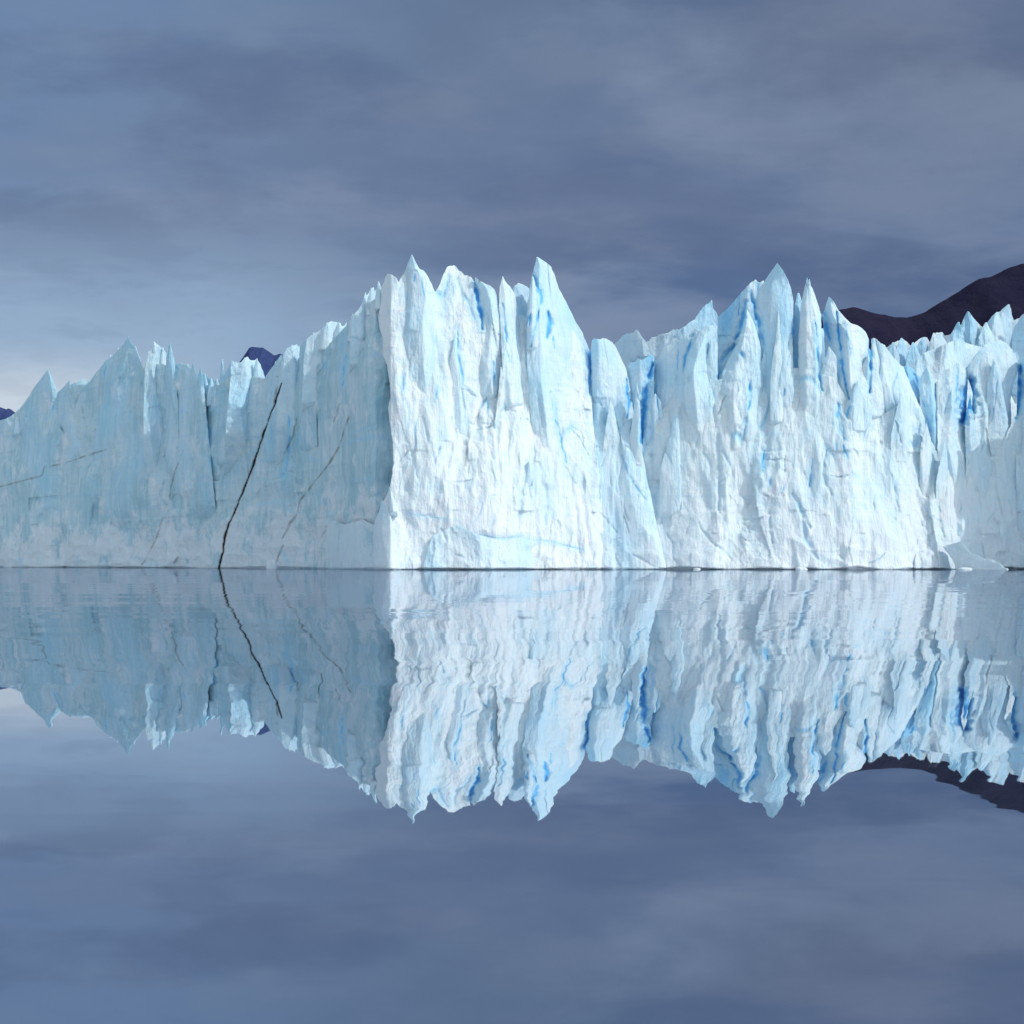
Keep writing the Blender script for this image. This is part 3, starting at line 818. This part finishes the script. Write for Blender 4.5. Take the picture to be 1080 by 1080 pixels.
solid("ice_wall", [(684, 612), (676, 580), (672, 550), (669, 520), (668, 490), (668, 470), (668, 380)], [(1014, 612), (1010, 560), (1004, 500), (1000, 380)], C_T, off=.6, thick=14, bulge=1.4, lean=3, foot=2.0, tint=.06, seed=41, rel=.68,
      label="broad sunlit ice wall right of the column")
spire([(690, 590), (686, 520), (684, 460), (684, 415), (687, 392)], [(762, 590), (758, 500), (757, 430), (757, 345)], T=[(687, 391), (690, 382), (695, 377), (700, 366), (706, 360), (712, 357), (716, 359), (722, 355), (728, 352), (734, 346), (740, 348), (757, 362)], off=-.4, rel=.8, seed=52, base=505)
spire([(729, 510), (722, 420), (722, 390), (728, 370), (737, 352), (745, 342)], [(762, 510), (760, 420), (757, 380), (756.5, 344)], T=[(743, 343), (745, 341.5), (746.5, 345), (751, 343), (756, 344)], off=-1.4, rel=.5, base=480)
spire([(757, 460), (756, 380), (757, 334)], [(815, 460), (812, 380), (808, 300)], T=[(757, 336), (762, 330), (766, 327), (768, 325), (774, 318), (780, 311), (783, 307), (787, 303), (792, 298), (797, 295), (800, 297.5), (802, 298), (805, 295.5), (807, 299)], off=6, sink=0, rel=.6, jag=1, tint=.42)
spire([(806, 540), (806, 470), (806, 400), (803, 370), (799, 340), (796, 318), (800, 305), (806, 297), (812, 288), (817, 281), (819.5, 277.5)],
      [(846, 540), (840, 470), (837, 400), (836, 360), (837, 318), (834, 303), (830, 293), (826, 285), (822, 280), (820, 277.5)], off=.6, rel=.35, bulge=.5, lean=3, turn=-1.6, sink=6, tint=.24, base=505)
spire([(760, 570), (758, 470), (758, 410), (762, 392), (770, 376), (778, 362), (784, 342), (787.5, 327)], [(818, 570), (810, 470), (808, 420), (807, 400), (803, 368), (797, 345), (792, 333), (788.5, 327)], off=-.7, rel=.6, base=500)
spire([(836, 460), (836, 360), (838, 322), (841, 309)], [(852, 460), (850, 360), (848, 325), (843, 309)], off=2.4, rel=.4, tint=.34)
spire([(844, 560), (842, 450), (842, 360), (845, 320), (848, 306), (851, 293)], [(878, 560), (870, 450), (867, 380), (866, 332), (862, 318), (858, 307), (855, 301), (853.5, 298), (851.5, 293)], off=-1.4, rel=.45, turn=-1, base=490)
spire([(851, 330), (852, 310), (853.5, 294.5)], [(860, 330), (856.5, 310), (854, 294.5)], off=.3, rel=.2, sink=0)
spire([(868, 560), (870, 450), (871, 390), (869, 350), (867, 333), (870, 325), (874, 313)], [(928, 560), (920, 450), (917, 400), (916.5, 358), (913, 350), (909, 346), (904, 343), (897, 341), (892, 336), (885, 328), (879, 318), (875, 313)], off=.6, rel=.5, turn=-.8, base=480)
spire([(920, 560), (918, 430), (919, 358)], [(990, 560), (980, 480), (975, 440), (962, 410), (952, 385)], T=[(919, 358), (921, 356), (925, 358), (929, 362), (933, 364), (937, 370), (942, 377), (947, 381), (951, 386)], off=.8, rel=.6, turn=-.6, base=470)

spire([(800, 470), (806, 330)], [(940, 470), (936, 380)], T=[(806, 330), (820, 322), (838, 336), (852, 340), (866, 347), (872, 344), (884, 352), (902, 358), (917, 368), (930, 378)], off=9, sink=0, rel=.8, jag=1, tint=.3)
# -- far right: ridge behind, columns in front
solid("ice_ridge", [(912, 470), (914, 360)], [(1460, 470), (1460, 320)], [(914, 372), (930, 370), (936, 366), (942, 362), (948, 359), (951, 357), (956, 360), (961, 366), (965, 361), (972, 356), (978, 356), (981, 362), (984, 353), (988, 351), (994, 351), (997, 354), (1003, 353),
      (1010, 340), (1014, 343), (1016, 337), (1020, 329), (1022, 329.5), (1026, 337), (1032, 341), (1036, 345), (1046, 335), (1056, 327), (1064, 321.5), (1066.5, 327), (1068, 338), (1074, 336), (1080, 331), (1100, 322), (1130, 335), (1190, 330), (1240, 318), (1270, 336), (1330, 322), (1370, 345), (1420, 340), (1460, 380)],
      off=48, thick=22, bulge=0, rel=1.3, seed=61, grime=.12, wet=False, jag=.9, slits=False, lean=14, label="hummocky ice ridge rising behind the front at the right")
for x, y, wl, wr, o in ((942, 361, 9, 7, 44), (951, 356.5, 8, 9, 45), (963, 361, 7, 9, 42), (974, 355.5, 10, 8, 46), (985, 351, 6, 7, 43), (992, 350.5, 7, 9, 45), (1011, 339.5, 9, 6, 44),
                        (1021, 328.5, 8, 13, 46), (1040, 340, 8, 9, 41), (1052, 329, 14, 6, 44), (1064, 321, 16, 5, 46), (1081, 330.5, 12, 14, 43), (1102, 321, 14, 16, 44)):
    spire([(x - wl * 2, 470), (x - wl * 1.5, 400), (x - wl, y + 16), (x - wl * .45, y + 5), (x - .8, y)], [(x + wr * 2, 470), (x + wr * 1.5, 400), (x + wr, y + 16), (x + wr * .4, y + 6), (x + .8, y)],
          off=o, sink=0, rel=.8, slits=False, lean=10, tint=.22, grime=.08, bulge=1.1, base=430)
spire([(944, 450), (948, 400), (958, 380)], [(1080, 450), (1060, 400), (1050, 372)], T=[(948, 402), (960, 384), (975, 372), (990, 366), (1004, 360), (1012, 357), (1020, 362), (1034, 366), (1046, 368)], off=30, sink=0, rel=1.0, slits=False, lean=16, grime=.12)
spire([(956, 540), (952, 440), (950, 390)], [(984, 540), (976, 440), (972, 396)], T=[(950, 388), (955, 386), (962, 388), (966, 393), (968, 396), (972, 397)], off=5, rel=.5, tint=.3)
spire([(974, 500), (970, 420), (971, 398), (976, 388)], [(996, 500), (990, 430), (987, 405), (983, 395), (978.5, 388)], off=2.5, rel=.5, tint=.28)
spire([(990, 560), (988, 440), (987, 404)], [(1022, 560), (1019, 440), (1021, 392)], T=[(988, 403), (996, 391), (1002, 388), (1009, 382), (1012, 383), (1016, 388), (1019, 390)], off=1.5, rel=.6, turn=-.8)
spire([(1021, 580), (1022, 470), (1025, 430), (1026, 415), (1022, 402), (1018, 392)], [(1072, 580), (1067, 470), (1066, 420), (1070, 400), (1075, 388)], T=[(1017, 389), (1026, 378), (1034, 368), (1042, 362), (1052, 360), (1055, 358.5), (1063, 363), (1068, 370), (1072, 378), (1074, 385)], off=.2, rel=.6)
solid("ice_wall", [(962, 612), (972, 540), (982, 470), (984, 400)], [(1450, 612), (1450, 372)], [(984, 474), (994, 478), (1000, 462), (1008, 458), (1014, 446), (1020, 440), (1028, 446), (1036, 462), (1045, 478), (1056, 470), (1064, 452), (1070, 440), (1080, 438), (1090, 430), (1190, 410), (1260, 380), (1300, 395), (1360, 372), (1400, 400), (1450, 420)], off=2.2, thick=12, bulge=0, rel=.8, foot=2.2, lean=5, seed=73, jag=1.4, tint=.06,
      label="ice wall partly in shade at the right end of the front")
spire([(1072, 612), (1071, 480), (1073, 410), (1074, 382)], [(1190, 612), (1190, 370)], T=[(1074, 380), (1078, 376), (1086, 378), (1100, 368), (1120, 372), (1150, 360), (1190, 366)], off=-2, rel=.7, sink=0, wet=True, foot=1)
spire([(1116, 612), (1118, 450), (1122, 400), (1128, 380)], [(1210, 612), (1205, 450), (1180, 400), (1150, 370)], T=[(1124, 382), (1132, 372), (1142, 378), (1152, 370)], off=-12, rel=.8, sink=0, wet=True)

# -- smaller slivers and flakes split from the front
CREST = [(20, 440), (60, 425), (135, 385), (170, 388), (215, 408), (250, 400), (290, 392), (340, 372), (380, 335), (400, 318), (420, 305), (480, 300), (540, 325), (570, 300), (600, 335),
         (640, 368), (690, 388), (745, 350), (790, 325), (822, 305), (850, 318), (880, 335), (920, 365), (960, 398), (1000, 400), (1050, 372), (1070, 388)]
rr = np.random.RandomState(29)
for x0, x1, n, hmin, hmax, shade_share in ((20, 385, 7, 60, 120, .75), (425, 610, 5, 80, 150, 0.0), (632, 1066, 17, 60, 140, 0.0)):
    for i in range(n):
        xc = x0 + (x1 - x0) * (i + rr.uniform(.1, .9)) / n
        ya = float(np.interp(xc, [p[0] for p in CREST], [p[1] for p in CREST])) + rr.uniform(5, 75) * (1.0 if x0 != 425 else 1.3)
        hgt, wd, ln = rr.uniform(hmin, hmax), rr.uniform(7, 15), rr.uniform(-6, 6)
        yb_ = min(ya + hgt, 590)
        k1, k2 = rr.uniform(.35, .75), rr.uniform(.15, .6)
        xb = xc + ln
        Lc = [(xb - wd, yb_), (xb - wd * .9, ya + hgt * .5), (xc - wd * k1, ya + hgt * .2), (xc - .4, ya)]
        Rc = [(xb + wd, yb_), (xb + wd * .8, ya + hgt * .5), (xc + wd * k2, ya + hgt * .12), (xc + .4, ya)]
        spire(Lc, Rc, off=rr.uniform(-.8, .1) - (.5 if shade_share else 0), clear=shade_share, rel=.45, taper=rr.uniform(2.5, 4), sink=0, bulge=rr.uniform(.3, .6), tint=.14 if shade_share == 0 else .05, thick=5, seed=900 + i * 7 + int(x0), name='ice_flake')

# -- the ice field behind the front: broken surface that no one sees from the lake, but is there
gx = np.linspace(-420, 330, 190)
gy = np.linspace(0, 900, 120)
GX, T_ = np.meshgrid(gx, gy)
# stays behind the front: distance of the front along each plan column
pxs = np.linspace(-400, 1400, 400)
fx = (pxs - 540) / F * front_distance(pxs)
start = np.interp(GX, fx, front_distance(pxs)) + 11
GY = start + T_
GZ = 33 + 4.5 * fbm(GX / 26, GY / 40, 1.7, 3) + 3.0 * np.abs(perlin(GX / 9, GY / 16, 4.1)) + 0.02 * T_
GZ[0, :] = -1
GZ[1, :] = np.minimum(GZ[1, :], 30)
zero = np.zeros(GX.size)
link_mesh("ice_field", np.stack([GX, GY, GZ], -1).reshape(-1, 3), grid_faces(len(gx), len(gy)), ICE, glacier, {'blue': zero, 'dirt_dark': zero, 'clear': zero})


# ------------------------------------------------------------------ loose ice at the waterline
def chunk(name, px, w, h, dep, seed, label, off=-4.5, zbot=-0.5, shape=None):
    """angular block of ice floating at the foot of the front; sizes in metres"""
    D = float(front_distance(px)) + off
    nth, nph = 26, 15
    th = np.linspace(0, 2 * np.pi, nth, endpoint=False)[None, :]
    ph = np.linspace(-np.pi / 2, np.pi / 2, nph)[:, None]
    sgn = lambda t, p: np.sign(t) * np.abs(t) ** p
    x = sgn(np.cos(ph), .55) * sgn(np.cos(th), .7)
    y = sgn(np.cos(ph), .55) * sgn(np.sin(th), .7)
    z = sgn(np.sin(ph), .7) + 0 * th
    r = 1 + 0.38 * facets(x * 1.6 + y + 9, z * 1.6 - y + 5, seed, .8, .5) + 0.16 * fbm(x * 3, y * 3 + seed, z * 3, 3)
    x, y, z = x * r, y * r, z * r
    x = x + z * 0.25 * (RND[seed, 0] - .5)
    V = np.stack([x * w / 2, y * dep / 2, z * h], -1)
    idx = np.arange(nth * nph).reshape(nph, nth)
    idn = np.roll(idx, -1, 1)
    q = np.stack([idx[:-1], idn[:-1], idn[1:], idx[1:]], -1).reshape(-1, 4)
    n0 = np.zeros(nth * nph)
    o = link_mesh(name, V.reshape(-1, 3), q, ICE, None, {'blue': n0, 'dirt_dark': n0, 'clear': n0})
    o.location = ((px - 540) / F * D, D, 0.0)
    o['label'] = label
    o['category'] = "ice chunk"
    o['group'] = "loose ice at the foot of the cliffs"
    return o


chunk("ice_chunk", 287, 2.2, 1.7, 1.8, 4, "white rounded heap of ice at the foot of the shaded wall below the faint seam", off=-3.5)
chunk("ice_chunk", 1018, 2.2, .34, 1.4, 9, "flat white floe in front of the tilted ice slab", off=-9)
chunk("ice_chunk", 1044, .9, .42, .8, 12, "tiny white chunk floating right of the flat floe", off=-8)
chunk("ice_chunk", 1060, 1.0, .22, .8, 16, "thin sliver of ice floating nearest the right edge", off=-8)
chunk("ice_chunk", 845, 1.8, .45, 1.4, 21, "small pale chunk afloat below the broad sunlit ice wall", off=-7)
chunk("ice_chunk", 735, 1.2, .25, 1.0, 25, "low sliver of ice afloat under the buttress right of the column", off=-7)

# tilted slab with a flat shaded side, standing in the water at the right
D = float(front_distance(1020)) - 6.5
out = [(1002, 576), (1016, 570.5), (1020, 577), (1024, 584), (1029, 586), (1032, 589), (1039, 590), (1044, 594), (1050, 602), (1012, 602), (1010, 592), (1006, 582)]
fr = [((x - 540) / F * D, 0.0, HC + (HY - y) / F * D) for x, y in out]
cx = sum(p[0] for p in fr) / len(fr)
import bmesh
bm = bmesh.new()
f0 = [bm.verts.new((p[0] - cx, -0.9 + 0.14 * p[2] - 1.15 * (p[0] - cx), p[2])) for p in fr]
b0 = [bm.verts.new((p[0] - cx + 1.2, 3.4 + 0.2 * p[2] - 0.5 * (p[0] - cx), p[2] * 0.9 - .2)) for p in fr]
bm.faces.new(f0)
bm.faces.new(b0[::-1])
for i in range(len(fr)):
    j = (i + 1) % len(fr)
    bm.faces.new([f0[j], f0[i], b0[i], b0[j]])
bmesh.ops.recalc_face_normals(bm, faces=bm.faces)
bmesh.ops.bevel(bm, geom=list(bm.edges), offset=0.12, segments=2, affect='EDGES')
bmesh.ops.triangulate(bm, faces=bm.faces)
bmesh.ops.subdivide_edges(bm, edges=list(bm.edges), cuts=3, use_grid_fill=True)
for vv in bm.verts:
    c = vv.co
    vv.co.y += 0.25 * float(fbm(c.x / 1.3, c.z / 1.3, c.y, 2))
    vv.co.x += 0.12 * float(fbm(c.x / .8, c.z / .8, c.y + 4, 2))
me = bpy.data.meshes.new("ice_slab")
bm.to_mesh(me)
bm.free()
for nm, val in (('blue', 0.0), ('dirt_dark', 0.0), ('clear', 1.0)):  # full clear value paints the slab's shade into its colour
    at = me.attributes.new(nm, 'FLOAT', 'POINT')
    at.data.foreach_set('value', np.full(len(me.vertices), val, np.float32))
me.materials.append(ICE)
slab = bpy.data.objects.new("ice_slab", me)
scene.collection.objects.link(slab)
slab.location = (cx, D, 0)
slab['label'] = "tilted grey green ice slab with a pointed top standing in the water near the right edge"
slab['category'] = "ice slab"
